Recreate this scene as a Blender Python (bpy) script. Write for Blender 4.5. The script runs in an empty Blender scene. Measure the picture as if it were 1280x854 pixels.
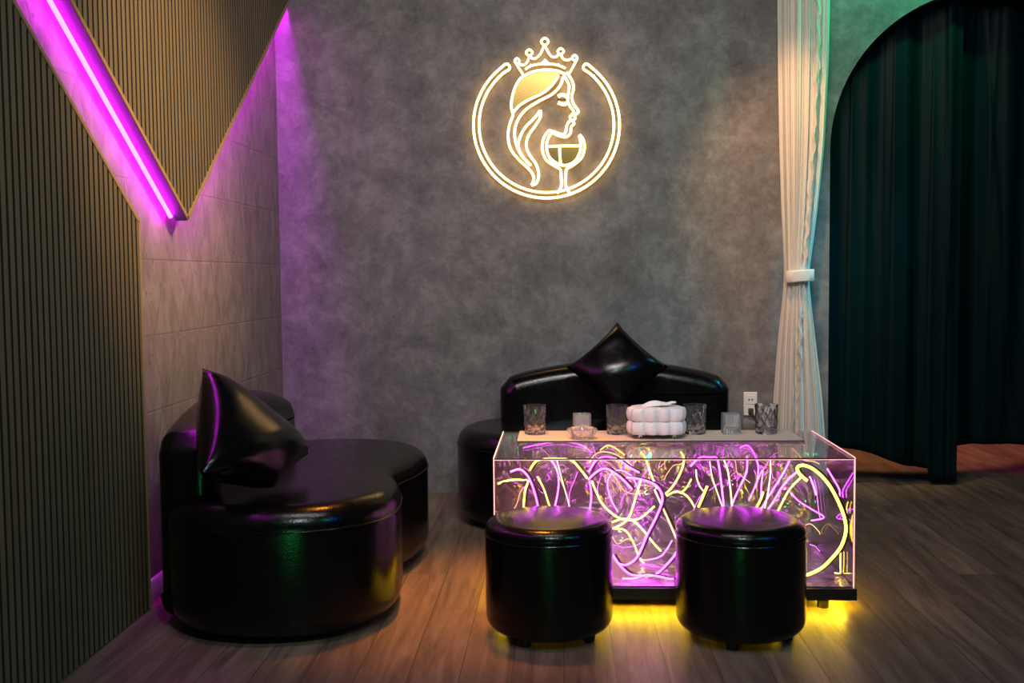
import bpy, bmesh, math, random
from mathutils import Vector, Matrix
random.seed(7)
PI = math.pi
scene = bpy.context.scene
col = scene.collection

# ------------------------------------------------------------------ camera
CAM_F, CAM_P, CAM_Y, CAM_R, CAM_H = 1348.5, .0609, .046, -.0097, 1.15
cd = bpy.data.cameras.new('camera')
cam = bpy.data.objects.new('camera', cd)
col.objects.link(cam)
cd.sensor_width = 36
cd.lens = CAM_F / 1280 * 36
cd.clip_start = .05
CM = Matrix.Rotation(CAM_Y, 4, 'Z') @ Matrix.Rotation(PI/2 - CAM_P, 4, 'X') @ Matrix.Rotation(CAM_R, 4, 'Z')
cam.matrix_world = Matrix.Translation((0, 0, CAM_H)) @ CM
scene.camera = cam

def at(px, py, Y):
    """point where the sight line of a photo pixel meets the vertical plane y = Y"""
    d = CM.to_3x3() @ Vector(((px - 640) / CAM_F, -(py - 427) / CAM_F, -1))
    return Vector((0, 0, CAM_H)) + d * (Y / d.y)

# ------------------------------------------------------------------ view, world
vs = scene.view_settings
vs.view_transform = 'Standard'
vs.look = 'None'
vs.gamma = 1
vs.exposure = 0
vs.use_curve_mapping = False
scene.cycles.use_denoising = True
scene.cycles.max_bounces = 10
scene.cycles.transparent_max_bounces = 24
scene.cycles.sample_clamp_indirect = 14
w = bpy.data.worlds.new('world')
scene.world = w
w.use_nodes = True
w.node_tree.nodes['Background'].inputs[0].default_value = (.55, .6, .7, 1)
w.node_tree.nodes['Background'].inputs[1].default_value = .012

# ------------------------------------------------------------------ lamps of the room, plus added wash and fill
def lamp(name, kind, loc, target, energy, color, size=.3, size_y=None, cone=60, blend=.4):
    d = bpy.data.lights.new(name, kind)
    d.energy = energy
    d.color = color
    if kind == 'AREA':
        d.size = size
        if size_y:
            d.shape = 'RECTANGLE'
            d.size_y = size_y
    elif kind == 'SPOT':
        d.shadow_soft_size = size
        d.spot_size = math.radians(cone)
        d.spot_blend = blend
    else:
        d.shadow_soft_size = size
    o = bpy.data.objects.new(name, d)
    col.objects.link(o)
    o.location = loc
    o.rotation_euler = (Vector(target) - Vector(loc)).to_track_quat('-Z', 'Y').to_euler()
    return o

wash = lamp('wall_fill', 'AREA', (.0, 2.3, 3.15), (-.05, 5.66, 1.25), 31, (1, .89, .84), 1.5, .7)  # added soft area light that brightens the back wall
wash.data.spread = math.radians(105)
lamp('room_fill', 'AREA', (.3, .4, 3.0), (.2, 3.2, 0), 34, (.78, .97, .92), .25, .2)
lamp('warm_downlight', 'SPOT', (.9, 2.9, 3.1), (-1.45, 3.95, 1.7), 560, (1, .62, .24), .1, cone=37, blend=1)
lamp('warm_floor_downlight', 'SPOT', (-.3, 4.0, 3.0), (-.3, 3.75, 0), 560, (1, .31, .03), .14, cone=34, blend=1)
lamp('peach_curtain_spot', 'SPOT', (.72, 4.5, 3.2), (1.12, 5.5, 1.65), 200, (1, .53, .22), .06, cone=36, blend=.8)
lamp('green_stage_light', 'SPOT', (2.1, 5.0, 3.15), (1.75, 5.66, 2.45), 78, (.01, 1, .45), .06, cone=80, blend=.9)
lamp('teal_stage_light', 'SPOT', (2.7, 4.9, 2.6), (1.3, 5.55, 1.0), 200, (.1, .62, .95), .15, cone=36, blend=.9)
lamp('green_rear_light', 'AREA', (-.05, -.3, .12), (.2, 3.4, .2), 5, (.03, 1, .2), .2, .2)
lamp('blue_stage_light', 'AREA', (2.7, 1.2, 2.7), (.4, 4.6, .4), 14, (.02, .1, 1), .22)
lamp('green_side_light', 'AREA', (2.0, 1.0, 2.7), (.4, 4.6, .4), 6, (.04, 1, .25), .2)
lamp('back_room_downlight', 'SPOT', (2.0, 7.6, 2.8), (2.0, 7.4, 0), 260, (1, .42, .2), .03, cone=46, blend=.25)
lamp('back_room_magenta', 'SPOT', (3.0, 8.2, 2.6), (2.9, 7.2, 0), 60, (1, .03, .4), .05, cone=40, blend=.5)

# ------------------------------------------------------------------ materials
def new_mat(name):
    m = bpy.data.materials.new(name)
    m.use_nodes = True
    nt = m.node_tree
    return m, nt, nt.nodes['Principled BSDF']

def simple(name, color, rough=.5, metal=0, spec=.5, **kw):
    m, nt, b = new_mat(name)
    b.inputs['Base Color'].default_value = (*color, 1)
    b.inputs['Roughness'].default_value = rough
    b.inputs['Specular IOR Level'].default_value = .7
    b.inputs['Metallic'].default_value = metal
    b.inputs['Specular IOR Level'].default_value = spec
    for k, v in kw.items():
        b.inputs[k].default_value = v
    return m

def glow(name, color, strength):
    m, nt, b = new_mat(name)
    b.inputs['Base Color'].default_value = (.8, .8, .8, 1)
    b.inputs['Emission Color'].default_value = (*color, 1)
    b.inputs['Emission Strength'].default_value = strength
    return m

class N:
    """small helper for building node graphs"""
    def __init__(s, nt): s.nt = nt
    def add(s, t, **kw):
        n = s.nt.nodes.new(t)
        for k, v in kw.items():
            if k in n.inputs: s.set(n, k, v)
            else: setattr(n, k, v)
        return n
    def set(s, n, k, v):
        if hasattr(v, 'is_output'): s.nt.links.new(v, n.inputs[k])
        else: n.inputs[k].default_value = v
    def math(s, op, a, b=None, c=None, clamp=False):
        n = s.nt.nodes.new('ShaderNodeMath'); n.operation = op; n.use_clamp = clamp
        for i, v in enumerate((a, b, c)):
            if v is None: continue
            s.set(n, i, v)
        return n.outputs[0]
    def mix(s, f, a, b, mode='MIX'):
        n = s.nt.nodes.new('ShaderNodeMix'); n.data_type = 'RGBA'; n.blend_type = mode
        s.set(n, 0, f)
        for i, v in ((6, a), (7, b)):
            s.set(n, i, (*v, 1) if isinstance(v, tuple) else v)
        return n.outputs[2]
    def noise(s, vec, scale, detail=4, rough=.55, dist=0):
        n = s.nt.nodes.new('ShaderNodeTexNoise')
        s.nt.links.new(vec, n.inputs['Vector'])
        n.inputs['Scale'].default_value = scale; n.inputs['Detail'].default_value = detail
        n.inputs['Roughness'].default_value = rough; n.inputs['Distortion'].default_value = dist
        return n.outputs[0]
    def ramp(s, f, *stops):
        n = s.nt.nodes.new('ShaderNodeValToRGB')
        s.nt.links.new(f, n.inputs[0])
        e = n.color_ramp.elements
        while len(e) < len(stops): e.new(.5)
        for i, (p, c) in enumerate(stops):
            e[i].position = p; e[i].color = (*c, 1) if isinstance(c, tuple) else (c, c, c, 1)
        return n.outputs[0]
    def coords(s, scale=(1, 1, 1)):
        t = s.nt.nodes.new('ShaderNodeTexCoord')
        m = s.nt.nodes.new('ShaderNodeMapping')
        s.nt.links.new(t.outputs['Object'], m.inputs[0])
        m.inputs['Scale'].default_value = scale
        return m.outputs[0]
    def bump(s, bsdf, h, strength=.3, dist=.01):
        n = s.nt.nodes.new('ShaderNodeBump')
        s.nt.links.new(h, n.inputs['Height'])
        n.inputs['Strength'].default_value = strength; n.inputs['Distance'].default_value = dist
        s.nt.links.new(n.outputs[0], bsdf.inputs['Normal'])

def mat_plaster():
    m, nt, b = new_mat('grey_plaster')
    g = N(nt); v = g.coords()
    a = g.noise(v, 4.6, 7, .66, .3); f = g.noise(v, 22, 8, .75, .5)
    s = g.math('ADD', g.math('MULTIPLY', a, .6), g.math('MULTIPLY', f, .4))
    c = g.ramp(s, (.36, (.075, .069, .067)), (.5, (.135, .126, .121)), (.64, (.215, .2, .19)))
    nt.links.new(c, b.inputs['Base Color'])
    b.inputs['Roughness'].default_value = .85
    g.bump(b, f, .12, .004)
    return m

def mat_triangle_wall():
    m, nt, b = new_mat('triangle_tile')
    g = N(nt); v = g.coords()
    sp = g.add('ShaderNodeSeparateXYZ'); nt.links.new(v, sp.inputs[0])
    y, z = sp.outputs[1], sp.outputs[2]
    H, W = .275, .26
    zs = g.math('DIVIDE', g.math('SUBTRACT', z, .12), H)
    fz = g.math('FRACT', zs)
    row = g.math('FLOOR', zs)
    yy = g.math('ADD', g.math('DIVIDE', y, W), g.math('MULTIPLY', row, .37))
    def line(val, wd):
        fr = g.math('FRACT', val)
        d = g.math('MINIMUM', fr, g.math('SUBTRACT', 1.0, fr))
        return g.math('SUBTRACT', 1.0, g.math('DIVIDE', d, wd), clamp=True)
    l1 = line(g.math('ADD', yy, g.math('MULTIPLY', fz, .5)), .035)
    l2 = line(g.math('SUBTRACT', yy, g.math('MULTIPLY', fz, .5)), .035)
    l3 = line(zs, .02)
    L = g.math('MAXIMUM', g.math('MAXIMUM', l1, l2), l3)
    cell = g.add('ShaderNodeTexWhiteNoise', noise_dimensions='3D')
    cx = g.add('ShaderNodeCombineXYZ')
    nt.links.new(g.math('FLOOR', g.math('ADD', yy, g.math('MULTIPLY', fz, .5))), cx.inputs[0])
    nt.links.new(g.math('FLOOR', g.math('SUBTRACT', yy, g.math('MULTIPLY', fz, .5))), cx.inputs[1])
    nt.links.new(row, cx.inputs[2])
    nt.links.new(cx.outputs[0], cell.inputs['Vector'])
    base = g.noise(g.coords((1, 1, .45)), 14, 8, .65, .5)
    c = g.ramp(base, (.3, (.15, .125, .105)), (.5, (.23, .195, .165)), (.68, (.31, .265, .225)))
    c = g.mix(g.math('MULTIPLY', cell.outputs[0], .22), c, (.12, .10, .085))
    spots = g.add('ShaderNodeTexVoronoi'); nt.links.new(v, spots.inputs['Vector']); spots.inputs['Scale'].default_value = 17
    c = g.mix(g.math('MULTIPLY', g.math('LESS_THAN', spots.outputs[0], .12), .45), c, (.05, .04, .035))
    c = g.mix(g.math('MULTIPLY', L, .38), c, (.10, .085, .07))
    nt.links.new(c, b.inputs['Base Color'])
    b.inputs['Roughness'].default_value = .8
    g.bump(b, g.math('SUBTRACT', base, L), .25, .004)
    return m

def mat_floor():
    m, nt, b = new_mat('wood_plank')
    g = N(nt)
    t = g.add('ShaderNodeTexCoord')
    mp = g.add('ShaderNodeMapping'); nt.links.new(t.outputs['Object'], mp.inputs[0])
    mp.inputs['Rotation'].default_value = (0, 0, PI/2)
    br = g.add('ShaderNodeTexBrick'); nt.links.new(mp.outputs[0], br.inputs['Vector'])
    br.offset = .37; br.offset_frequency = 2
    for k, v in (('Scale', 1), ('Brick Width', 1.22), ('Row Height', .15), ('Mortar Size', .0018), ('Mortar Smooth', .2), ('Bias', 0)):
        br.inputs[k].default_value = v
    br.inputs['Color1'].default_value = (0, 0, 0, 1); br.inputs['Color2'].default_value = (1, 1, 1, 1)
    br.inputs['Mortar'].default_value = (.5, .5, .5, 1)
    off = g.add('ShaderNodeVectorMath', operation='SCALE'); nt.links.new(br.outputs['Color'], off.inputs[0]); off.inputs['Scale'].default_value = 7.3
    ad = g.add('ShaderNodeVectorMath', operation='ADD'); nt.links.new(g.coords((13, 1.0, 1)), ad.inputs[0]); nt.links.new(off.outputs[0], ad.inputs[1])
    gr = g.noise(ad.outputs[0], 1.7, 8, .62, .9)
    fine = g.noise(g.coords((90, 3, 1)), 1.5, 4, .6)
    c = g.ramp(gr, (.28, (.085, .058, .038)), (.5, (.19, .138, .092)), (.72, (.30, .23, .16)))
    c = g.mix(g.math('MULTIPLY', fine, .25), c, (.07, .055, .042))
    sp = g.add('ShaderNodeSeparateColor'); nt.links.new(br.outputs['Color'], sp.inputs[0])
    c = g.mix(g.math('MULTIPLY', sp.outputs[0], .6), c, g.mix(1.0, c, (.52, .5, .5), 'MULTIPLY'))
    c = g.mix(g.math('MULTIPLY', br.outputs['Fac'], .75), c, (.02, .016, .012))
    nt.links.new(c, b.inputs['Base Color'])
    nt.links.new(g.ramp(gr, (.3, .5), (.7, .36)), b.inputs['Roughness'])
    b.inputs['Specular IOR Level'].default_value = .4
    g.bump(b, g.math('SUBTRACT', gr, br.outputs['Fac']), .08, .003)
    return m

def mat_leather():
    m, nt, b = new_mat('black_leather')
    g = N(nt); v = g.coords()
    vo = g.add('ShaderNodeTexVoronoi'); nt.links.new(v, vo.inputs['Vector']); vo.inputs['Scale'].default_value = 170
    n = g.noise(v, 26, 5, .6, .7)
    b.inputs['Base Color'].default_value = (.002, .002, .002, 1)
    b.inputs['Specular IOR Level'].default_value = .34
    nt.links.new(g.ramp(n, (.3, .17), (.7, .27)), b.inputs['Roughness'])
    g.bump(b, g.math('ADD', g.math('MULTIPLY', vo.outputs[0], .6), g.math('MULTIPLY', n, .45)), .13, .003)
    return m

def mat_slat():
    m, nt, b = new_mat('slat_wood')
    g = N(nt)
    n = g.noise(g.coords((1, 40, 1.2)), 2, 5, .6)
    c = g.ramp(n, (.3, (.12, .088, .050)), (.7, (.19, .142, .082)))
    nt.links.new(c, b.inputs['Base Color'])
    b.inputs['Roughness'].default_value = .55
    return m

def mat_pane(name, tint, refl=1.0):
    m, nt, b = new_mat(name)
    nt.nodes.remove(b)
    g = N(nt)
    tr = g.add('ShaderNodeBsdfTransparent'); tr.inputs[0].default_value = (*tint, 1)
    gl = g.add('ShaderNodeBsdfGlossy'); gl.inputs['Roughness'].default_value = .02
    lw = g.add('ShaderNodeLayerWeight'); lw.inputs['Blend'].default_value = .5
    mx = g.add('ShaderNodeMixShader')
    nt.links.new(g.math('MULTIPLY_ADD', g.math('POWER', lw.outputs['Facing'], 5.0), .9*refl, .035*refl), mx.inputs[0])
    nt.links.new(tr.outputs[0], mx.inputs[1]); nt.links.new(gl.outputs[0], mx.inputs[2])
    nt.links.new(mx.outputs[0], nt.nodes['Material Output'].inputs[0])
    return m

def mat_mirror_film(name, color, rough, bump):
    m, nt, b = new_mat(name)
    nt.nodes.remove(b)
    g = N(nt)
    v = g.coords()
    n = g.noise(v, 6, 2.2, .5, 1.6)
    bp = g.add('ShaderNodeBump'); nt.links.new(n, bp.inputs['Height'])
    bp.inputs['Strength'].default_value = bump; bp.inputs['Distance'].default_value = .06
    a = g.add('ShaderNodeBsdfGlossy'); a.inputs[0].default_value = (*color, 1); a.inputs['Roughness'].default_value = .0
    nt.links.new(bp.outputs[0], a.inputs['Normal'])
    c = g.add('ShaderNodeBsdfGlossy'); c.inputs[0].default_value = (*color, 1); c.inputs['Roughness'].default_value = rough
    d = g.add('ShaderNodeBsdfDiffuse'); d.inputs[0].default_value = (.27, .19, .19, 1)
    m1 = g.add('ShaderNodeMixShader'); m1.inputs[0].default_value = .3
    nt.links.new(a.outputs[0], m1.inputs[1]); nt.links.new(c.outputs[0], m1.inputs[2])
    m2 = g.add('ShaderNodeMixShader'); m2.inputs[0].default_value = .34
    nt.links.new(m1.outputs[0], m2.inputs[1]); nt.links.new(d.outputs[0], m2.inputs[2])
    nt.links.new(m2.outputs[0], nt.nodes['Material Output'].inputs[0])
    return m

def mat_sheer():
    m, nt, b = new_mat('sheer_white')
    nt.nodes.remove(b)
    g = N(nt)
    d = g.add('ShaderNodeBsdfDiffuse'); d.inputs[0].default_value = (.8, .75, .66, 1)
    t = g.add('ShaderNodeBsdfTranslucent'); t.inputs[0].default_value = (.8, .8, .8, 1)
    x = g.add('ShaderNodeMixShader'); x.inputs[0].default_value = .35
    nt.links.new(d.outputs[0], x.inputs[1]); nt.links.new(t.outputs[0], x.inputs[2])
    nt.links.new(x.outputs[0], nt.nodes['Material Output'].inputs[0])
    return m

def mat_crystal(name, trans, rough):
    m, nt, b = new_mat(name)
    b.inputs['Base Color'].default_value = (.95, .96, .97, 1)
    b.inputs['Roughness'].default_value = rough
    b.inputs['Specular IOR Level'].default_value = .7
    b.inputs['IOR'].default_value = 1.5
    b.inputs['Transmission Weight'].default_value = trans
    return m

M = dict(
    plaster=mat_plaster(), tri=mat_triangle_wall(), floor=mat_floor(), leather=mat_leather(), slat=mat_slat(),
    groove=simple('groove_dark', (.012, .010, .008), .8),
    edgecap=simple('edge_cap_grey', (.05, .05, .06), .6),
    edge=simple('edge_trim_wood', (.34, .22, .11), .5),
    pane=mat_pane('acrylic_pane', (.97, .96, .97)), film=mat_mirror_film('mirror_film', (.9, .84, .88), .3, .35),
    purple=glow('purple_neon', (1, .05, 1.2), 9.5), yellow=glow('yellow_neon', (1, .70, .035), 7),
    purple_glint=glow('purple_reflection', (1, .03, 1.1), 1.6), gold_glint=glow('gold_reflection', (1, .5, .06), 1.3),  # emission stands in for neon reflected in the film
    peach=glow('peach_neon', (1, .5, .16), 3), magenta=glow('magenta_led', (.75, .015, 1), 230),
    magedge=glow('magenta_led_bright', (.85, .008, 1.0), 62), sign=glow('warm_neon', (1, .56, .16), 6.5),
    edgeglow=glow('edge_lit_pink', (1, .42, .36), 1.0), under=glow('under_yellow', (1, .62, .012), 90),
    housing=simple('neon_housing', (.035, .022, .025), .4),
    gold=simple('gold_mirror', (.15, .10, .028), .22, .9), black=simple('black_gloss', (.006, .006, .006), .3),
    riser=simple('grey_riser', (.18, .17, .15), .4), chrome=simple('chrome', (.8, .8, .8), .12, 1),
    sheer=mat_sheer(), lace=simple('white_lace', (.80, .76, .70), .8),
    satin=simple('dark_satin', (.001, .0075, .0085), .45, 0, .06),
    crystal=mat_crystal('cut_crystal', .985, .0), frosted=mat_crystal('pressed_glass', .86, .08), magdim=glow('magenta_led_dim', (.8, .02, 1), 70), white=simple('white_plastic', (.78, .78, .76), .35), tissue=simple('tissue_paper', (.85, .83, .8), .9),
    runner=simple('runner_cloth', (.55, .47, .38), .75), runner_shade=simple('runner_shade', (.05, .05, .05), .7),
    skirting=simple('skirting_white', (.6, .58, .58), .4), socket=simple('socket_plastic', (.75, .75, .68), .4),
    plugdark=simple('plug_dark', (.05, .035, .03), .5), ceramic_hole=simple('hole_black', (.005, .005, .005), .8))

# ------------------------------------------------------------------ mesh helpers
class MB:
    def __init__(s): s.v = []; s.f = []; s.mi = []
    def face(s, idx, mi=0): s.f.append(tuple(idx)); s.mi.append(mi)
    def box(s, a, b, mi=0):
        x0, y0, z0 = a; x1, y1, z1 = b; k = len(s.v)
        s.v += [(x0,y0,z0),(x1,y0,z0),(x1,y1,z0),(x0,y1,z0),(x0,y0,z1),(x1,y0,z1),(x1,y1,z1),(x0,y1,z1)]
        for q in ((0,3,2,1),(4,5,6,7),(0,1,5,4),(1,2,6,5),(2,3,7,6),(3,0,4,7)): s.face([k+i for i in q], mi)
        return s
    def prism(s, poly, axis, a, b, mi=0):
        """polygon of 2-D points pushed along an axis from a to b"""
        k = len(s.v); n = len(poly)
        def P(p, t):
            return {0: (t, p[0], p[1]), 1: (p[0], t, p[1]), 2: (p[0], p[1], t)}[axis]
        s.v += [P(p, a) for p in poly] + [P(p, b) for p in poly]
        s.face([k+i for i in range(n)][::-1], mi); s.face([k+n+i for i in range(n)], mi)
        for i in range(n):
            j = (i+1) % n; s.face([k+i, k+j, k+n+j, k+n+i], mi)
        return s
    def rings(s, rings, closed=True, cap0=True, cap1=True, mi=0):
        k = len(s.v); n = len(rings[0])
        for r in rings: s.v += [tuple(p) for p in r]
        for a in range(len(rings)-1):
            for i in range(n if closed else n-1):
                j = (i+1) % n
                s.face([k+a*n+i, k+a*n+j, k+(a+1)*n+j, k+(a+1)*n+i], mi)
        if cap0: s.face([k+i for i in range(n)][::-1], mi)
        if cap1: s.face([k+(len(rings)-1)*n+i for i in range(n)], mi)
        return s
    def lathe(s, prof, seg=48, c=(0, 0, 0), mi=0, mod=None):
        R = []
        for (r, z) in prof:
            ring = []
            for i in range(seg):
                t = 2*PI*i/seg
                rr = r * (mod(t, z, r) if mod else 1)
                ring.append((c[0]+rr*math.cos(t), c[1]+rr*math.sin(t), c[2]+z))
            R.append(ring)
        return s.rings(R, mi=mi)
    def tube(s, path, r, seg=10, closed=False, mi=0, rfun=None):
        P = [Vector(p) for p in path]
        P = [p for i, p in enumerate(P) if i == 0 or (p-P[i-1]).length > 1e-6]
        if closed and (P[0]-P[-1]).length < 1e-5: P.pop()
        n = len(P)
        T = []
        for i in range(n):
            a = P[(i-1) % n] if closed or i > 0 else P[i]
            b = P[(i+1) % n] if closed or i < n-1 else P[i]
            T.append((b-a).normalized())
        u = T[0].orthogonal().normalized()
        R = []
        for i in range(n):
            u = (u - T[i]*u.dot(T[i])).normalized()
            v = T[i].cross(u)
            rr = r if rfun is None else r*rfun(i/(n-1))
            R.append([P[i] + (u*math.cos(2*PI*k/seg) + v*math.sin(2*PI*k/seg))*rr for k in range(seg)])
        if closed:
            k0 = len(s.v)
            for q in R: s.v += [tuple(p) for p in q]
            # match the seam by the closest rotation
            best = min(range(seg), key=lambda o: sum((R[-1][i]-R[0][(i+o) % seg]).length for i in range(seg)))
            for a in range(n):
                o = best if a == n-1 else 0
                b = (a+1) % n
                for i in range(seg):
                    j = (i+1) % seg
                    s.face([k0+a*seg+i, k0+a*seg+j, k0+b*seg+(j+o) % seg, k0+b*seg+(i+o) % seg], mi)
        else:
            s.rings(R, mi=mi)
        return s
    def build(s, name, mats, parent=None, smooth=True, angle=40, mods=()):
        me = bpy.data.meshes.new(name)
        me.from_pydata(s.v, [], s.f)
        mats = mats if isinstance(mats, (list, tuple)) else [mats]
        for m in mats: me.materials.append(m)
        for p, mi in zip(me.polygons, s.mi): p.material_index = mi
        bm = bmesh.new(); bm.from_mesh(me)
        bmesh.ops.recalc_face_normals(bm, faces=bm.faces[:])
        if smooth:
            for f in bm.faces: f.smooth = True
            for e in bm.edges:
                if len(e.link_faces) == 2 and e.calc_face_angle(0) > math.radians(angle): e.smooth = False
        bm.to_mesh(me); bm.free()
        o = bpy.data.objects.new(name, me)
        col.objects.link(o)
        if parent: o.parent = parent
        for kind, kw in mods:
            md = o.modifiers.new(kind.lower(), kind)
            for k, v in kw.items(): setattr(md, k, v)
        return o

def spline(pts, per=8, closed=False):
    P = [Vector(p) for p in pts]; n = len(P); out = []
    g = (lambda i: P[i % n]) if closed else (lambda i: P[max(0, min(n-1, i))])
    for i in range(n if closed else n-1):
        p0, p1, p2, p3 = g(i-1), g(i), g(i+1), g(i+2)
        for k in range(per):
            t = k/per
            out.append(.5*((2*p1)+(p2-p0)*t+(2*p0-5*p1+4*p2-p3)*t*t+(3*p1-p0-3*p2+p3)*t**3))
    if not closed: out.append(P[-1])
    return out

def empty(name, loc, rz=0):
    o = bpy.data.objects.new(name, None)
    col.objects.link(o)
    o.location = loc
    o.rotation_euler = (0, 0, rz)
    o.empty_display_size = .1
    return o

def tag(o, label=None, cat=None, group=None, kind=None):
    if label: o['label'] = label
    if cat: o['category'] = cat
    if group: o['group'] = group
    if kind: o['kind'] = kind
    return o

def copy_tree(o, parent=None):
    c = o.copy(); col.objects.link(c)
    if parent: c.parent = parent
    for ch in list(o.children): copy_tree(ch, c)
    return c

def smoothstep(a, b, x):
    t = max(0, min(1, (x-a)/(b-a)))
    return t*t*(3-2*t)

def lerp_table(tab, x):
    if x <= tab[0][0]: return tab[0][1]
    for (a, va), (b, vb) in zip(tab, tab[1:]):
        if x <= b: return va + (vb-va)*(x-a)/(b-a)
    return tab[-1][1]

# ------------------------------------------------------------------ setting
XL, YB, ZT = -1.484, 5.66, 3.3
tag(MB().box((XL-.1, -1.2, -.1), (4.2, 9, 0)).build('floor', M['floor']), kind='structure')
tag(MB().box((XL-.1, -1.2, 0), (XL, YB+.12, ZT)).build('wall_left', M['tri']), kind='structure')
arch = []
AX, AR, AZ = 2.185, .8, 1.78
for i in range(49):
    t = PI - PI*i/48
    arch.append((AX+AR*math.cos(t), AZ+AR*math.sin(t)))
poly = [(XL, 0), (AX-AR, 0)] + arch + [(AX+AR, 0), (4.2, 0), (4.2, ZT), (XL, ZT)]
tag(MB().prism(poly, 1, YB, YB+.12).build('wall_back', M['plaster'], angle=30), kind='structure')
sk = MB().prism([(XL, 0), (XL+.012, 0), (XL+.012, .062), (XL+.007, .072), (XL, .072)], 1, -1.2, YB)
# profile lies in x-z: pushed along y
tag(sk.build('baseboard_left', M['skirting']), kind='structure')

# ------------------------------------------------------------------ slatted wall panels
def clip_rib(poly, y0, y1):
    """part of a convex (y, z) polygon between two y values"""
    def cut(P, y, keep):
        out = []
        for i in range(len(P)):
            a, b = P[i], P[(i+1) % len(P)]
            ka, kb = keep(a[0]-y), keep(b[0]-y)
            if ka: out.append(a)
            if ka != kb:
                t = (y-a[0])/(b[0]-a[0]); out.append((y, a[1]+(b[1]-a[1])*t))
        return out
    P = cut(poly, y0, lambda d: d >= 0)
    return cut(P, y1, lambda d: d <= 0) if len(P) > 2 else []

def slat_panel(name, label, poly, x0, x1, edges, pitch=.0355):
    ys = [p[0] for p in poly]
    root = empty(name, (0, 0, 0))
    tag(root, label, 'wall panel')
    MB().prism(poly, 0, x0, x1-.014).build('backing', M['groove'], root)
    mb = MB(); y = min(ys)+.006
    while y < max(ys):
        q = clip_rib(poly, y, y+pitch*.66)
        if len(q) > 2:
            k = len(mb.f); mb.prism(q, 0, x1-.014, x1)
            for i in range(k, len(mb.f)):
                if i != k+1: mb.mi[i] = 1
        y += pitch
    mb.build('slats', [M['slat'], M['groove']], root, smooth=False)
    for a, b, inset in edges:
        a, b = Vector(a), Vector(b); d = (b-a).normalized(); nrm = Vector((-d.y, d.x))*inset; a -= nrm*.08; b -= nrm*.08
        q = [tuple(a), tuple(b), tuple(b+nrm), tuple(a+nrm)]
        MB().prism(q, 0, min(x0, XL+.034) if inset == .016 else x0, x1+.002).build('edge_trim', M['edge'], root)
        if inset == .016:
            q = [tuple(a), tuple(b), tuple(b-nrm*.1), tuple(a-nrm*.1)]
            MB().prism(q, 0, min(x0, XL+.034), x1).build('edge_cap', M['edgecap'], root)
    return root

# low panel: straight far edge, diagonal shoulder rising towards the camera
LX0, LX1 = XL+.014, -1.44
lp = [(-1.0, 0.004), (3.648, .004), (3.648, 1.352), (2.85, 1.885), (.9, 3.19), (-1.0, 3.19)]
low = slat_panel('slatted_wall_panel', 'tall slatted wood panel with a sloping top edge standing from the floor on the left', lp, LX0, LX1,
                 [((3.648, .004), (3.648, 1.352), .012), ((3.648, 1.352), (.9, 3.19), .014)])
MB().tube([(XL+.008, 3.638, .03), (XL+.008, 3.638, 1.32)], .004, 8).build('led_strip', M['magdim'], low)
tag(low.children[-1], 'magenta light strip')

# hanging V panel
VX0, VX1 = XL+.062, -1.405
A, L_, R_ = (4.03, 1.372), (1.48, 3.25), (6.27, 3.25)
# left slope through photo points, right slope reaching the back wall
lt = (3.13, 1.93); sl = (lt[1]-A[1])/(lt[0]-A[0])
rt = (5.56, 2.51); sr = (rt[1]-A[1])/(rt[0]-A[0])
ztop = 3.2
vl = (A[0]+(ztop-A[1])/sl, ztop)
ywall = YB-.006
vr = (ywall, A[1]+sr*(ywall-A[0]))
vp = [A, vr, (ywall, ztop), vl]
vee = slat_panel('pointed_wall_panel', 'slatted wood panel coming to a point high on the wall, edged by magenta light', vp, VX0, VX1,
                 [(A, vr, .0161), (vl, A, .016)])
dl = (Vector(A)-Vector(vl)).normalized()
dr = (Vector(vr)-Vector(A)).normalized()
nl = Vector((dl.y, -dl.x))          # away from the panel on its left slope
if nl.x > 0: nl = -nl
nr = Vector((dr.y, -dr.x))
if nr.x < 0: nr = -nr
p0 = Vector(A)-dl*.04+nl*.012; p1 = Vector(vl)+nl*.012
MB().tube([(XL+.028, *p0), (XL+.028, *p1)], .008, 10).build('led_strip', M['magedge'], vee)
tag(vee.children[-1], 'magenta light strip')
p0 = Vector(A)+dr*.12-nr*.05; p1 = Vector(vr)-dr*.02-nr*.05
MB().tube([(XL+.053, *p0), (XL+.053, *p1)], .007, 10).build('led_strip', M['magenta'], vee)
tag(vee.children[-1], 'magenta light strip')

# ------------------------------------------------------------------ curved sofas
def offset_outline(pts, d):
    n = len(pts); out = []
    for i in range(n):
        a, b = Vector(pts[i-1]), Vector(pts[(i+1) % n])
        t = (b-a).normalized()
        out.append(tuple(Vector(pts[i]) + Vector((-t.y, t.x))*d))   # inwards for counter-clockwise outlines
    return out

def slab_rings(outline, lo, hi, r_lo, r_hi, place, steps=7, dome=0):
    R = []
    for k in range(steps+1):
        a = PI/2*k/steps
        R.append([place(p, lo+r_lo-r_lo*math.cos(a)) for p in offset_outline(outline, r_lo-r_lo*math.sin(a))])
    for k in range(steps+1):
        a = PI/2*k/steps
        R.append([place(p, hi-r_hi+r_hi*math.sin(a)) for p in offset_outline(outline, r_hi-r_hi*math.cos(a))])
    return R

def resample(pts, n):
    P = [Vector(p) for p in pts]; P.append(P[0])
    L = [0]
    for a, b in zip(P, P[1:]): L.append(L[-1]+(b-a).length)
    out = []; j = 0
    for i in range(n):
        t = L[-1]*i/n
        while L[j+1] < t: j += 1
        f = (t-L[j])/(L[j+1]-L[j]); out.append(tuple(P[j].lerp(P[j+1], f)))
    return out

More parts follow.
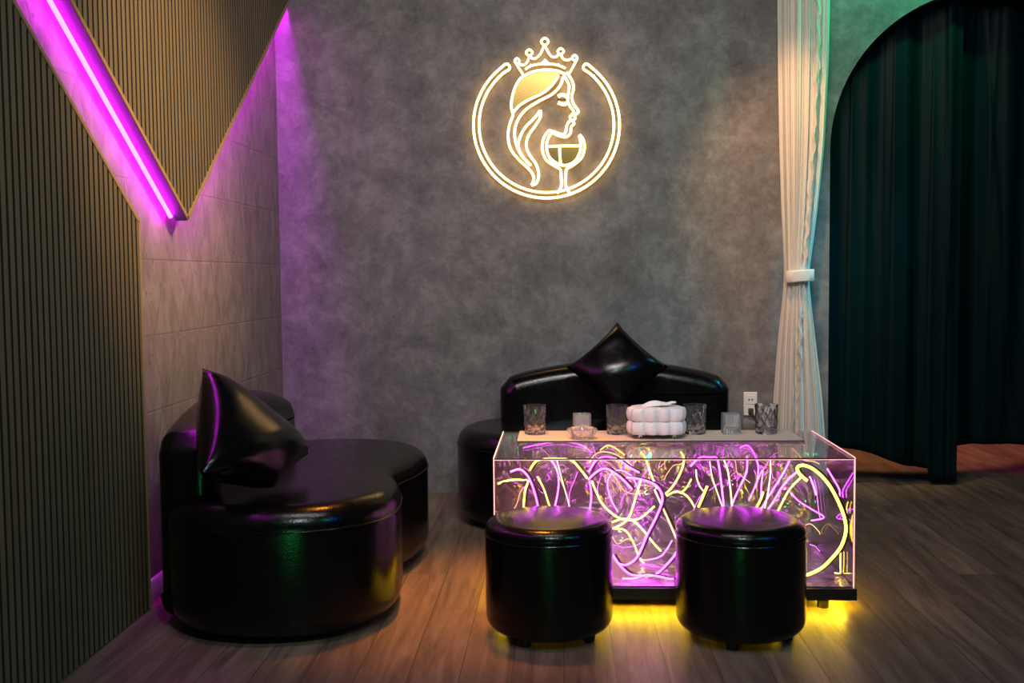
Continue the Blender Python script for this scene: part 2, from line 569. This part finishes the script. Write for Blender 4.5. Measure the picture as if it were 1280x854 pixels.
def make_sofa():
    root = empty('curved_sofa', (0, 0, 0))
    # seat plan, counter-clockwise; the front looks along -y, the back stands along y = 0
    ctl = [(-.755, -.40), (-.69, -.64), (-.49, -.785), (-.23, -.785), (0, -.735), (.23, -.785), (.49, -.785), (.69, -.64), (.755, -.40),
           (.685, -.17), (.49, -.035), (.2, 0), (-.2, 0), (-.49, -.035), (-.685, -.17)]
    plan = resample([tuple(p) for p in spline([(x, y, 0) for x, y in ctl], 8, True)], 150)
    plan = [(p[0], p[1]) for p in plan]
    mb = MB()
    R = slab_rings(plan, .022, .442, .07, .075, lambda p, z: (p[0], p[1], z))
    mb.rings(R)
    seat = mb.build('seat', M['leather'], root, angle=60)
    seam = [(p[0], p[1], .366) for p in offset_outline(plan, -.0005)]
    MB().tube(seam, .0035, 8, True).build('piping', M['leather'], seat)
    for x, y in ((-.5, -.55), (.5, -.55), (-.5, -.2), (.5, -.2)):
        MB().lathe([(.025, 0), (.03, .004), (.028, .045)], 20, (x, y, 0)).build('foot', M['black'], root)
    # backrest: shallow arch in elevation, gently bowed in plan
    half = .565
    el = [(-half, .05), (half, .05)]
    arc = []
    for i in range(25):
        x = half-2*half*i/24
        q = abs(x)/half
        arc.append((x, .72-.085*q**2-.045*max(0, (q-.88)/.12)**2.2))
    elev = resample([(x, z) for x, z in el + arc], 150)
    D = .2
    def place(p, t):
        return (p[0], -.005-t-.025*(p[0]/half)**2, p[1])
    R = slab_rings(elev, 0, D, .06, .075, place)
    MB().rings(R).build('backrest', M['leather'], root, angle=60)
    return root

sofa = make_sofa()
sofa.location = (XL+.13, 3.985, 0)
sofa.rotation_euler = (0, 0, PI/2)
tag(sofa, 'curved black leather sofa in the corner against the tiled wall, seat seen from its end', 'sofa', 'curved black leather sofas')
sofa2 = copy_tree(sofa)
sofa2.location = (.258, YB-.17, 0)
sofa2.rotation_euler = (0, 0, 0)
tag(sofa2, 'curved black leather sofa facing forward behind the glowing table, under the neon sign', 'sofa', 'curved black leather sofas')

def pillow(corners, thick, label, pinch=.09, n=22, top=None):
    A, B, C, D = [Vector(c) for c in corners]
    cen = (A+B+C+D)/4
    nrm = (B-D).cross(A-C).normalized()
    def P(u, v):
        p = A*(1-u)*(1-v)+B*u*(1-v)+C*u*v+D*(1-u)*v
        cu, cv = 2*u-1, 2*v-1
        # edges are drawn in between the corners
        k = (top if top is not None and cv < 0 else pinch)*(1-cu*cu)*cv**4 + pinch*(1-cv*cv)*cu**4
        return p + (cen-p)*k, max(0, (1-cu**2)*(1-cv**2))**.42
    mb = MB(); idx = {}
    for side in (1, -1):
        for i in range(n+1):
            for j in range(n+1):
                rim = i in (0, n) or j in (0, n)
                if rim and side == -1: idx[side, i, j] = idx[1, i, j]; continue
                p, t = P(i/n, j/n)
                wr = .006*math.sin(9*i/n+5*j/n)*t
                idx[side, i, j] = len(mb.v); mb.v.append(tuple(p+nrm*side*(t*thick/2+wr)-cen))
        for i in range(n):
            for j in range(n):
                mb.face([idx[side, i, j], idx[side, i+1, j], idx[side, i+1, j+1], idx[side, i, j+1]])
    root = mb.build('throw_pillow', M['leather'], None, angle=75)
    root.location = cen
    tag(root, label, 'pillow', 'black leather throw pillows')
    return root

pillow([(-1.185, 3.50, .855), (-.908, 3.80, .52), (-.935, 3.42, .475), (-1.07, 3.12, .575)], .2,
       'black leather pillow slumped on the sofa beside the tiled wall', .05, top=-.16)
pillow([(.268, 5.205, .922), (.505, 5.13, .712), (.262, 5.03, .485), (.022, 5.13, .712)], .165,
       'black leather pillow standing on its corner against the sofa under the neon sign')

# ------------------------------------------------------------------ round ottomans
def make_ottoman():
    root = empty('round_ottoman', (0, 0, 0))
    R = .203
    prof = [(R-.05, .024)] + [(R-.045+.045*math.sin(a), .069-.045*math.cos(a)) for a in [PI/2*i/7 for i in range(8)]]
    prof += [(R+.001, .12), (R, .2), (R+.001, .28), (R, .328)]
    MB().lathe(prof, 72).build('body', M['leather'], root, angle=70)
    prof = [(R-.004, .328), (R, .333)] + [(R-.04+.041*math.cos(a), .342+.036*math.sin(a)) for a in [PI/2*i/8 for i in range(9)]]
    prof += [(.11, .383), (.05, .385), (.01, .3855)]
    top = MB().lathe(prof, 72).build('cushion_top', M['leather'], root, angle=70)
    MB().tube([(R*math.cos(2*PI*i/72)*1.002, R*math.sin(2*PI*i/72)*1.002, .330) for i in range(72)], .0035, 8, True).build('piping', M['leather'], root)
    for k in range(4):
        a = PI/4+k*PI/2+.25
        MB().lathe([(.017, 0), (.02, .004), (.019, .03)], 18, (.145*math.cos(a), .145*math.sin(a), 0)).build('foot', M['black'], root)
    return root

ot = make_ottoman()
ot.location = (-.045, 3.415, 0)
tag(ot, 'round black leather ottoman in front of the table, the one nearer the corner sofa', 'ottoman', 'round black ottomans')
ot2 = copy_tree(ot)
ot2.location = (.563, 3.41, 0); ot2.rotation_euler = (0, 0, .2)
tag(ot2, 'round black leather ottoman in front of the table, the one nearer the curtains', 'ottoman', 'round black ottomans')

# ------------------------------------------------------------------ glowing acrylic table
TX0, TX1, TY0, TY1, TZ0, TZ1 = -.236, .984, 3.642, 4.268, .083, .53
table = empty('acrylic_table', (.374, 3.955, 0))
tag(table, 'clear acrylic box table filled with purple and yellow neon loops', 'table')
TO = Vector((.374, 3.955, 0))
class TB(MB):
    def build(s, name, mats, parent=None, **kw):
        s.v = [tuple(Vector(p)-TO) for p in s.v]
        return MB.build(s, name, mats, parent, **kw)
g = .006
TB().box((TX0, TY0, TZ1-g), (TX1, TY1, TZ1)).build('top_panel', M['pane'], table, smooth=False)
TB().box((TX0, TY0, TZ0), (TX1, TY0+g, TZ1-g)).build('front_panel', M['pane'], table, smooth=False)
TB().box((TX0, TY0+g, TZ0), (TX0+g, TY1-g, TZ1-g)).build('side_panel', M['pane'], table, smooth=False)
TB().box((TX1-g, TY0+g, TZ0), (TX1, TY1-g, TZ1-g)).build('side_panel', M['pane'], table, smooth=False)
b = TB().box((TX0, TY1-g, TZ0), (TX1, TY1, TZ1-g)).build('back_panel', M['film'], table, smooth=False)
tag(b, 'rippled mirror back')
b = TB().box((TX0+g, TY0+g, TZ0), (TX1-g, TY1-g, TZ0+.004)).build('bottom_panel', M['film'], table, smooth=False)
tag(b, 'rippled mirror bottom')
e = .0042
for x in (TX0, TX1-e):
    TB().box((x, TY0-.001, TZ0), (x+e, TY0+e, TZ1)).build('edge_light', M['edgeglow'], table, smooth=False)
    TB().box((x, TY0+e, TZ1-.0035), (x+.0035, TY1, TZ1+.0006)).build('edge_light', M['edgeglow'], table, smooth=False)
TB().box((TX0+e, TY0-.001, TZ1-.009), (TX1-e, TY0+.001, TZ1-.0065)).build('edge_light', M['edgeglow'], table, smooth=False)
TB().box((TX0+e, TY0-.0012, TZ1-.0065), (TX1-e, TY0+.001, TZ1-.002)).build('front_seam', M['housing'], table, smooth=False)
TB().box((TX0-.006, TY0-.012, .044), (TX1+.006, TY1+.006, TZ0)).build('base', M['black'], table, smooth=False)
TB().box((TX0+.05, TY0+.036, .030), (TX1-.055, TY1-.05, .044)).build('riser', M['riser'], table, smooth=False)
for x in (TX0+.09, TX1-.09):
    for y in (TY0+.06, TY1-.1):
        TB().lathe([(.02, 0), (.02, .03)], 16, (x, y, 0)).build('foot', M['black'], table)
for a, b_ in (((TX0+.03, TY0+.018, .0405), (TX1-.03, TY0+.030, .0438)), ((TX0+.018, TY0+.036, .0405), (TX0+.030, TY1-.06, .0438)), ((TX1-.030, TY0+.036, .0405), (TX1-.018, TY1-.06, .0438))):
    o = TB().box(a, b_).build('under_light', M['under'], table, smooth=False)
    tag(o, 'yellow light strip under the base')

def neon(kind, pts, Y, r=.0042, slope=0.0, house=None):
    """a neon loop or imitated reflection line inside the box; Y its distance, slope how far it runs back along its length"""
    P = []; r *= .7
    for i, (px, py) in enumerate(pts):
        yy = Y + slope*i/max(1, len(pts)-1)
        p = at(px, py, yy)
        p.z = min(max(p.z, TZ0+.014), TZ1-.016)
        p.x = min(max(p.x, TX0+.012), TX1-.012)
        P.append(p)
    S = spline(P, 7)
    o = TB().tube(S, r, 9).build('neon_or_glint', M[kind], table)
    tag(o, {'purple': 'purple neon loop', 'yellow': 'yellow neon loop', 'peach': 'pale gold neon line', 'purple_glint': 'thin purple line imitating a neon reflection', 'gold_glint': 'thin gold line imitating a neon reflection'}[kind])
    if house is None: house = r >= .0031
    if house:
        TB().tube([p+Vector((.0085, .0075, 0)) for p in S], r*1.35, 8).build('housing', M['housing'], o)

neon('purple', [(638,590),(650,587),(660,596),(668,615),(674,640),(680,662)], 3.72, .0045, .05)
neon('purple', [(735,600),(746,590),(757,586),(769,592),(780,601),(790,612)], 3.70, .0048)
neon('purple', [(783,597),(803,600),(821,608),(828,624),(821,645),(809,669),(797,696),(784,706),(773,705)], 3.69, .005, .03)
neon('purple', [(766,694),(775,707),(788,718),(803,720),(820,718),(838,701),(846,690)], 3.74, .0048)
neon('purple', [(778,738),(784,732),(794,723),(808,719),(824,721),(836,731),(842,738)], 3.70, .0048)
neon('purple', [(736,590),(745,576),(757,571),(773,575),(786,584),(799,591)], 3.76, .0045)
neon('purple', [(689,575),(697,590),(698,610),(694,632),(690,650)], 3.85, .004)
neon('purple', [(863,583),(875,572),(887,567),(896,573),(900,592),(904,626),(906,650)], 3.74, .0042)
neon('purple', [(934,570),(933,590),(925,608),(917,626),(910,645)], 3.82, .004)
neon('purple', [(958,640),(967,627),(977,610),(988,597),(999,588)], 3.72, .0042)
neon('purple', [(950,640),(957,627),(969,608),(979,592),(987,576)], 3.86, .004)
neon('purple', [(1034,586),(1043,601),(1053,613),(1063,622)], 3.80, .0035, 0, False)
neon('purple', [(1012,596),(1017,608),(1020,619)], 3.72, .0042)
neon('purple', [(988,616),(999,627),(1015,637),(1030,647),(1014,651)], 3.95, .003, 0, False)
neon('purple', [(936,626),(944,608),(953,588),(952,604),(951,620)], 3.85, .003, 0, False)
neon('purple', [(654,560),(672,556),(700,552),(725,556),(740,566)], 4.15, .0035, 0, False)
neon('purple', [(735,650),(739,622),(737,602)], 3.72, .0042)
neon('purple', [(772,640),(762,620),(760,600),(772,588),(790,596),(800,620)], 4.0, .003, 0, False)
neon('purple', [(925,560),(934,556),(942,566),(948,585),(945,610)], 4.0, .0035, 0, False)
neon('purple', [(800,735),(812,712),(828,694),(840,676)], 3.95, .003, 0, False)
neon('yellow', [(662,588),(670,577),(684,570),(699,569),(715,576),(727,589),(734,598)], 3.72, .0045)
neon('yellow', [(621,605),(630,602),(642,600),(653,600),(660,601),(656,615),(654,640)], 3.71, .0045, .1)
neon('yellow', [(740,602),(744,612),(753,630),(769,645),(783,650),(800,648),(818,633)], 3.80, .0042)
neon('yellow', [(801,600),(794,624),(787,645),(778,655),(765,661)], 3.84, .0042, 0, False)
neon('yellow', [(765,653),(778,649),(791,651),(804,663),(815,677),(826,689)], 3.75, .0042)
neon('yellow', [(767,661),(781,663),(791,677),(799,697),(805,716)], 3.9, .0038, 0, False)
neon('yellow', [(801,558),(807,574),(815,596),(826,622),(838,650)], 3.86, .0042)
neon('yellow', [(851,560),(855,574),(851,590),(841,608),(830,619)], 3.86, .0042)
neon('yellow', [(833,620),(844,615),(854,617),(862,624),(868,634)], 3.8, .0038, 0, False)
neon('yellow', [(850,617),(858,610),(864,599)], 3.8, .0034, 0, False)
neon('yellow', [(1009,601),(999,592),(997,584),(1006,582),(1020,589),(1036,606),(1049,630),(1056,650),(1057,666),(1051,684),(1039,699),(1026,711),(1008,719),(990,722)], 3.70, .0072)
neon('yellow', [(968,648),(977,630),(987,612),(1001,597)], 3.78, .0038, 0, False)
neon('peach', [(887,577),(890,596),(896,614),(903,634)], 3.8, .0032, 0, False)
neon('peach', [(905,575),(910,590),(913,612),(915,634)], 3.73, .004)
neon('peach', [(870,587),(871,598),(876,610),(884,618)], 3.78, .0036, 0, False)
neon('yellow', [(873,634),(878,622),(884,608)], 3.70, .0055)
neon('peach', [(963,575),(963,592),(960,615),(955,640)], 3.86, .0036)
neon('peach', [(737,578),(743,569),(753,565),(769,568),(784,578),(797,590)], 3.9, .0038, 0, False)
neon('yellow', [(750,563),(759,557),(767,559),(774,564),(781,569)], 4.1, .0036, 0, False)
neon('yellow', [(1052,627),(1058,634),(1066,642)], 3.75, .0036, 0, False)
neon('yellow', [(946,634),(951,624),(954,615)], 3.72, .0048)
neon('peach', [(696,575),(702,598),(711,630),(716,655)], 3.9, .003, 0, False)
neon('yellow', [(672,596),(680,612),(686,630),(694,650)], 3.78, .0035, 0, False)
neon('yellow', [(1043,736),(1052,722),(1060,706),(1066,690)], 3.78, .0028, 0, False)
glints = [(640,640,652,612,668,600),(705,648,712,616,722,590),(676,560,690,575,706,612),(742,560,752,590,748,622),(760,585,779,612,806,616),  # glowing curves that imitate crack-like reflections in the mirror film
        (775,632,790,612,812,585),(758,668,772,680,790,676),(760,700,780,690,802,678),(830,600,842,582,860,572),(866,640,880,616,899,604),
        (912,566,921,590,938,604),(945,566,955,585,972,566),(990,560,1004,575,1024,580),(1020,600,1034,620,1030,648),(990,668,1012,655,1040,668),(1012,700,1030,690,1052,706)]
for i, (a, b, c, d, e_, f_) in enumerate(glints):
    neon('purple_glint' if i % 2 else 'gold_glint', [(a, b), ((a+c)/2+3*math.sin(i*2.1), (b+d)/2+4*math.cos(i*1.7)), (c, d), ((c+e_)/2+3*math.cos(i), (d+f_)/2-4*math.sin(i*1.3)), (e_, f_)], 4.18, .0024, -.1, False)
neon('peach', [(818,612),(828,634),(838,656),(848,680)], 3.72, .0045)

# ------------------------------------------------------------------ things on the table
RZ = TZ1
run = empty('table_runner', (.36, 4.11, RZ))
tag(run, 'narrow beige runner board laid along the back of the acrylic table', 'runner')
MB().box((-.528, -.135, .001), (.528, .128, .007)).build('runner_body', M['runner'], run, mods=[('BEVEL', dict(width=.0015, segments=2))])
MB().box((-.528, -.139, .0008), (.528, -.135, .0068)).build('edge_shade', M['runner_shade'], run)  # dark strip standing in for the shadow and reflection along the front edge
RT = RZ+.0072

def tumbler_mesh():
    R, H = .0445, .112
    nz, seg = 20, 90
    outer = []
    for k in range(nz+1):
        z = H*k/nz
        ring = []
        for i in range(seg):
            t = 2*PI*i/seg
            a = abs(((i/seg*9 + k/nz*2.5) % 1)-.5)*2
            b = abs(((i/seg*9 - k/nz*2.5) % 1)-.5)*2
            cut = (max(a, b)**2)*.0032*smoothstep(0, .12, k/nz)*(1-smoothstep(.8, .92, k/nz))
            rr = R*(.93+.07*k/nz)-cut
            if k == 0: rr *= .96
            ring.append((rr*math.cos(t), rr*math.sin(t), z))
        outer.append(ring)
    inner = []
    for z, r in ((H, R-.003), (H-.001, R-.0042), (.06, R-.0065), (.03, R-.008), (.02, R-.013), (.017, .012)):
        inner.append([(r*math.cos(2*PI*i/seg), r*math.sin(2*PI*i/seg), z) for i in range(seg)])
    return MB().rings(outer+inner)

tum = tumbler_mesh().build('tumbler', M['crystal'], angle=18)
spots = [(-.105, 4.15, 'cut crystal tumbler at the far end of the runner from the curtain'),
         (.213, 4.15, 'cut crystal tumbler just beside the tissue box on the ashtray side'),
         (.51, 4.15, 'cut crystal tumbler just beside the tissue box on the socket side'),
         (.782, 4.15, 'cut crystal tumbler at the runner end next to the white curtain')]
for i, (x, y, lab) in enumerate(spots):
    o = tum if i == 0 else copy_tree(tum)
    o.location = (x, y, RT); o.rotation_euler = (0, 0, .3*i)
    tag(o, lab, 'glass', 'cut crystal tumblers')

def small_glass_mesh():
    W, H, n = .035, .077, 10
    def ring(s, z, r=1.0, rib=1):
        out = []
        for k in range(64):
            t = 2*PI*k/64
            q = (abs(math.cos(t))**6+abs(math.sin(t))**6)**(-1/6)
            rib_ = 1+.025*rib*math.cos(t*24)
            out.append((s*q*rib_*math.cos(t), s*q*rib_*math.sin(t), z))
        return out
    return MB().rings([ring(W*.96, 0, rib=0), ring(W, .003), ring(W, H-.006), ring(W*.98, H, rib=0), ring(W*.84, H, rib=0), ring(W*.80, .03, rib=0), ring(W*.5, .02, rib=0), ring(W*.1, .018, rib=0)])
sg = small_glass_mesh().build('shot_glass', M['frosted'], angle=25)
for i, (x, y, lab) in enumerate([(.077, 4.16, 'short ribbed square glass standing behind the glass ashtray'),
                                 (.648, 4.15, 'short ribbed square glass between two tumblers, below the wall socket')]):
    o = sg if i == 0 else copy_tree(sg)
    o.location = (x, y, RT); tag(o, lab, 'glass', 'short ribbed glasses')

ash = MB().lathe([(.012, 0), (.034, 0), (.038, .004), (.046, .016), (.0535, .03), (.054, .036), (.050, .040), (.044, .036), (.036, .018), (.028, .012), (.01, .011)],
                 64, mod=lambda t, z, r: 1+(.06*math.cos(8*t))*smoothstep(.006, .03, z)).build('ashtray', M['frosted'], angle=30)
ash.location = (.075, 4.03, RT); tag(ash, 'scalloped clear glass ashtray on the runner', 'ashtray')

tb = empty('tissue_box', (.355, 4.065, RT))
tag(tb, 'white bubbly tissue box on small chrome feet', 'tissue box')
BW, BD, BH, Z0 = .080, .052, .100, .015
R = []
NZ, NS = 36, 120
for k in range(NZ+1):
    t = k/NZ
    lobe = abs(math.sin(2*PI*t))**.42
    s = (.88+.12*lobe) if 0 < k < NZ else .80
    
    ring = []
    for i in range(NS):
        a = 2*PI*i/NS
        ca, sa = math.cos(a), math.sin(a)
        q = (abs(ca)**3.6+abs(sa)**3.6)**(-1/3.6)
        x, y = ca*q, sa*q
        bx = .055*(abs(math.sin(x*PI*2))**.6)*(1 if abs(y) > .75 else .3)
        by = .06*(abs(math.cos(y*PI))**.6)*(1 if abs(x) > .8 else .3)
        inset = (1-s)*.10
        ring.append((x*(BW+.012-inset*.9+by*.35), y*(BD+.012-inset*.9+bx*.35), Z0+BH*t))
    R.append(ring)
top = R[-1]
for f_, dz in ((.85, .003), (.6, .002), (.42, -.001), (.34, -.006)):
    R.append([(p[0]*f_, p[1]*f_, Z0+BH+dz) for p in top])
bot = R[0]
R = [[(p[0]*.9, p[1]*.88, Z0-.001) for p in bot]] + R
MB().rings(R).build('box_body', M['white'], tb, angle=60)
for x in (-.062, .062):
    for y in (-.042, .042):
        MB().lathe([(.006, 0), (.0085, .003), (.0075, .010), (.009, .017)], 16, (x, y, 0)).build('foot', M['chrome'], tb)
mb = MB(); nu, nv = 24, 10
rr = []
for i in range(nu+1):
    u = i/nu; row = []
    x = -.062+.135*u
    hw = .030*math.sin(PI*min(1, u*.94+.03))**.7
    for j in range(nv+1):
        v = j/nv*2-1
        z = Z0+BH-.004+.026*math.sin(PI*min(1, u*1.05))**.8*(1-.55*v*v)+.022*smoothstep(.72, 1, u)+.003*math.sin(7*u+4*v)
        row.append((x, hw*v-.006+.01*math.sin(3*u), z))
    rr.append(row)
mb.rings(rr, closed=False, cap0=False, cap1=False)
mb.build('tissue', M['tissue'], tb, mods=[('SOLIDIFY', dict(thickness=.0018))])

# ------------------------------------------------------------------ neon sign
sign = empty('neon_sign', tuple(at(683, 148, YB)))
SO = Vector(sign.location)
tag(sign, 'glowing warm neon sign of a crowned woman and wine glass on the grey wall', 'sign')
SY = YB-.035
def S(u, v, dy=0): return at(570+u*230/854, 30+v*230/854, SY+dy)-SO
def stroke(lines, r=.0064):
    mb = MB()
    for ln in lines:
        closed = ln[0] == 'c'
        pts = ln[1:] if closed else ln
        P = spline([S(*p) for p in pts], 6, closed)
        mb.tube(P, r, 8, closed)
    return mb
cx, cy, ro, ri = 420, 469, 339, 313
a0, a1 = math.radians(237), math.radians(-58)     # gap at the top, angles in image space (v down)
def arcp(r, s, e_, n):
    return [(cx+r*math.cos(s+(e_-s)*i/n), cy+r*math.sin(s+(e_-s)*i/n)) for i in range(n+1)]
A0, A1 = math.radians(-57), math.radians(237)
ring = ['c'] + arcp(ro, A0, A1, 46) + arcp(ri, A1, A0, 44)
stroke([ring]).build('ring', M['sign'], sign)
crown = [[(312,236),(292,205),(272,172)],
         ['c',(283,160),(294,172),(283,183),(272,172)],
         [(292,178),(302,190),(320,188),(333,172),(340,148)],
         ['c',(340,119),(355,133),(340,147),(325,133)],
         [(344,148),(354,160),(372,158),(392,138),(404,112),(410,98)],
         ['c',(412,65),(429,82),(412,99),(395,82)],
         [(414,98),(422,120),(440,148),(460,154),(476,142)],
         ['c',(486,113),(500,127),(486,141),(472,127)],
         [(486,141),(496,160),(515,168),(534,162)],
         ['c',(551,145),(563,157),(551,169),(539,157)],
         [(563,160),(545,196),(522,236)],
         [(322,210),(345,196),(380,187),(420,185),(465,189),(508,205)]]
stroke(crown, .0055).build('crown', M['sign'], sign)
mb = MB()
for tri in ([(335,204),(345,186),(368,193)], [(386,190),(413,162),(444,191)], [(460,192),(477,184),(497,203)]):
    mb.prism([(S(u, v).x, S(u, v).z) for u, v in tri], 1, S(420, 300).y-.004, S(420, 300).y+.004)
mb.build('crown_points', M['sign'], sign, smooth=False)
hair = [[(264,418),(256,375),(268,312),(292,262),(325,236),(370,219),(420,213),(470,218),(505,232)],
        [(262,416),(295,378),(345,348),(400,322),(440,290),(462,262),(476,240)],
        [(497,246),(484,285),(446,326),(385,358),(325,397),(288,444),(272,500),(280,560),(305,612),(348,657)],
        [(266,420),(247,475),(242,530),(256,585),(296,634),(340,675),(361,712),(352,748)],
        [(352,750),(374,738),(384,700),(371,650),(340,605),(326,562),(338,515),(370,470),(392,430),(392,400)],
        [(389,402),(368,432),(322,480),(296,528),(290,572),(312,620),(348,657)]]
stroke(hair).build('hair_outline', M['sign'], sign)
face = [[(512,224),(538,262),(546,298),(537,340),(546,372),(568,406),(551,424),(553,438),(543,450),(548,463),(534,480),(531,508),(508,525),(472,517),(446,503)],
        [(500,238),(524,282),(522,320),(518,350),(528,380),(546,408),(530,430),(532,444),(520,460),(512,480),(508,505),(490,512),(462,503),(432,493)],
        [(432,493),(407,530),(400,580),(418,630),(460,660),(484,676),(488,710),(488,755),(470,786)],
        [(446,503),(426,535),(420,575),(436,622),(480,652),(520,654),(556,632),(577,588),(578,548),(572,518)],
        [(574,514),(592,540),(596,580),(580,625),(540,658),(514,674),(509,710),(510,752),(526,782)],
        [(424,569),(500,566),(578,566)], [(481,570),(482,610),(486,650)]]
stroke(face).build('face_outline', M['sign'], sign)
eye = [[(474,337),(490,329),(508,333),(520,345)], [(474,365),(490,371),(506,372),(520,364)]]
stroke(eye, .0088).build('eye', M['sign'], sign)
stroke([[(469,351),(490,353),(515,352)]], .003).build('eyelid_line', M['gold'], sign)
def plate(pts, name):
    P = spline([S(u, v, .012) for u, v in pts], 5, True)
    yy = S(420, 400, .012).y
    o = MB().prism([(p.x, p.z) for p in P], 1, yy-.003, yy+.003).build(name, M['gold'], sign, smooth=False)
    tag(o, 'gold mirror plate')
plate([(262,412),(258,370),(270,312),(295,264),(330,238),(420,216),(470,222),(480,238),(458,268),(400,322),(340,350),(295,376)], 'hair_plate')
plate([(426,572),(500,569),(576,569),(572,596),(550,634),(518,652),(480,650),(440,624)], 'wine_plate')
for u, v in ((100, 560), (420, 800), (740, 560), (270, 300), (640, 240), (200, 210)):
    p = S(u, v)
    MB().tube([(p.x, p.y, p.z), (p.x, -.001, p.z)], .004, 8).build('standoff', M['chrome'], sign)

# ------------------------------------------------------------------ wall socket
so = empty('wall_socket', (.983, YB, .47))
tag(so, 'white wall socket with a plug in it, low on the grey wall', 'socket')
MB().box((-.035, -.008, -.062), (.035, 0, .062)).build('face_plate', M['socket'], so, mods=[('BEVEL', dict(width=.003, segments=2))])
MB().box((-.024, -.010, -.002), (.024, -.007, .046)).build('outlet', M['socket'], so, mods=[('BEVEL', dict(width=.002, segments=2))])
for x in (-.008, .008):
    MB().box((x-.0035, -.0108, .018), (x+.0035, -.0095, .026)).build('hole', M['ceramic_hole'], so)
MB().box((-.013, -.03, -.05), (.013, -.008, -.022)).build('plug', M['plugdark'], so, mods=[('BEVEL', dict(width=.005, segments=3))])
MB().tube(spline([(0, -.028, -.04), (.012, -.04, -.06), (.03, -.03, -.14), (.028, -.02, -.3), (.05, -.03, -.462)], 8), .0035, 8).build('cord', M['plugdark'], so)

# ------------------------------------------------------------------ white curtain with tie-back
wc = empty('sheer_curtain', (1.21, 5.5, 0))
tag(wc, 'tall sheer white curtain gathered by a tie at waist height', 'curtain')
LEFT = [(0, 1.07), (.3, 1.078), (.47, 1.086), (.8, 1.108), (1.05, 1.132), (1.135, 1.136), (1.22, 1.134), (1.45, 1.122), (1.8, 1.108), (2.2, 1.098), (2.5, 1.094), (3.2, 1.09)]
RIGHT = [(0, 1.372), (.3, 1.350), (.5, 1.335), (.8, 1.298), (1.05, 1.268), (1.135, 1.262), (1.22, 1.272), (1.45, 1.302), (1.8, 1.338), (2.2, 1.356), (2.5, 1.361), (3.2, 1.365)]
def smooth_tab(tab, z): return (lerp_table(tab, z-.05)+lerp_table(tab, z)+lerp_table(tab, z+.05))/3
def folds(u, z):
    k = smoothstep(0, .4, abs(z-1.135))
    amp = .006+.008*k
    return amp*math.sin(2*PI*5.3*u+.5*math.sin(2*z)+.6*u)+.4*amp*math.sin(2*PI*13.7*u+.5*z+1)
mb = MB(); R = []
NU, NZc = 120, 70
for k in range(NZc+1):
    z = .012+(3.2-.012)*k/NZc
    a, b_ = smooth_tab(LEFT, z), smooth_tab(RIGHT, z)
    R.append([(a+(b_-a)*i/NU-1.21, folds(i/NU, z)+.07*abs(2*i/NU-1)**2.4, z) for i in range(NU+1)])
mb.rings(R, closed=False, cap0=False, cap1=False)
mb.build('drape', M['sheer'], wc, angle=80, mods=[('SOLIDIFY', dict(thickness=.0015))])
R = []
for z, g_ in ((1.105, 0), (1.11, .006), (1.135, .008), (1.16, .006), (1.165, 0)):
    a, b_ = smooth_tab(LEFT, z)-.004-g_*.4, smooth_tab(RIGHT, z)+.004+g_*.4
    c, h_ = (a+b_)/2, (b_-a)/2
    R.append([(c+h_*math.cos(t)-1.21, (.034+g_)*math.sin(t), z+.004*math.cos(t)) for t in [2*PI*i/40 for i in range(40)]])
MB().rings(R).build('tie_back', M['sheer'], wc)
mb = MB(); R = []
for k in range(121):
    z = .05+3.1*k/120
    a, b_ = smooth_tab(LEFT, z), smooth_tab(RIGHT, z)
    uc = .62-.30*smoothstep(1.3, .2, z) if z < 1.3 else .62+.10*smoothstep(1.3, 2.6, z)
    xc = a+(b_-a)*uc
    row = []
    for j in range(9):
        q = j/8*2-1
        wv = .013*(1+.3*math.sin(z*61+q))
        yy = folds(uc+(q*wv)/(b_-a), z)+.07*abs(2*uc-1)**2.4-.005-.004*math.sin(z*70+q*2.4)-.003*math.cos(q*3+z*33)
        row.append((xc+q*wv-1.21+.004*math.sin(z*47), yy, z))
    R.append(row)
mb.rings(R, closed=False, cap0=False, cap1=False)
mb.build('ruffle_trim', M['sheer'], wc, mods=[('SOLIDIFY', dict(thickness=.001))])

# ------------------------------------------------------------------ dark curtains in the arch
def dark_curtain(label, x0, x1, hem, waves, Y, top=2.95, nu=150, nz=60):
    root = empty('satin_curtain', ((x0+x1)/2, Y, 0))
    tag(root, label, 'curtain', 'dark satin curtains in the archway')
    R = []
    for k in range(nz+1):
        t = k/nz; row = []
        for i in range(nu+1):
            u = i/nu
            x = x0+(x1-x0)*u
            zb = hem(x); z = zb+(top-zb)*t
            y = 0
            for (f, a, ph, skew) in waves:
                s = math.sin(2*PI*(f*x+ph+skew*z))
                y += a*(abs(s)**.6)*(1 if s > 0 else -1)
            y *= .75+.35*(1-t)
            row.append((x-(x0+x1)/2, y, z))
        R.append(row)
    mb = MB(); mb.rings(R, closed=False, cap0=False, cap1=False)
    dr = mb.build('drape', M['satin'], root, angle=80, mods=[('SOLIDIFY', dict(thickness=.003))])
    P = [(p[0], p[1]-.002, p[2]+.035) for p in R[0]]
    MB().tube(P, .0015, 6).build('hem_stitch', M['satin'], dr)
    return root
dark_curtain('dark satin curtain hanging in the archway, its end gathered down to the floor', 1.35, 2.115,
             lambda x: .205-.11*smoothstep(1.5, 1.96, x)-.078*smoothstep(1.955, 1.985, x),
             [(2.6, .020, .1, .05), (4.7, .016, .4, -.06), (9.5, .005, .2, .03)], 5.84)
dark_curtain('dark satin curtain farthest from the white curtain, hem level and clear of the floor', 2.06, 3.05, lambda x: .203,
             [(2.1, .022, .3, .16), (4.3, .014, .7, -.12), (8.5, .004, .2, .1)], 5.97)
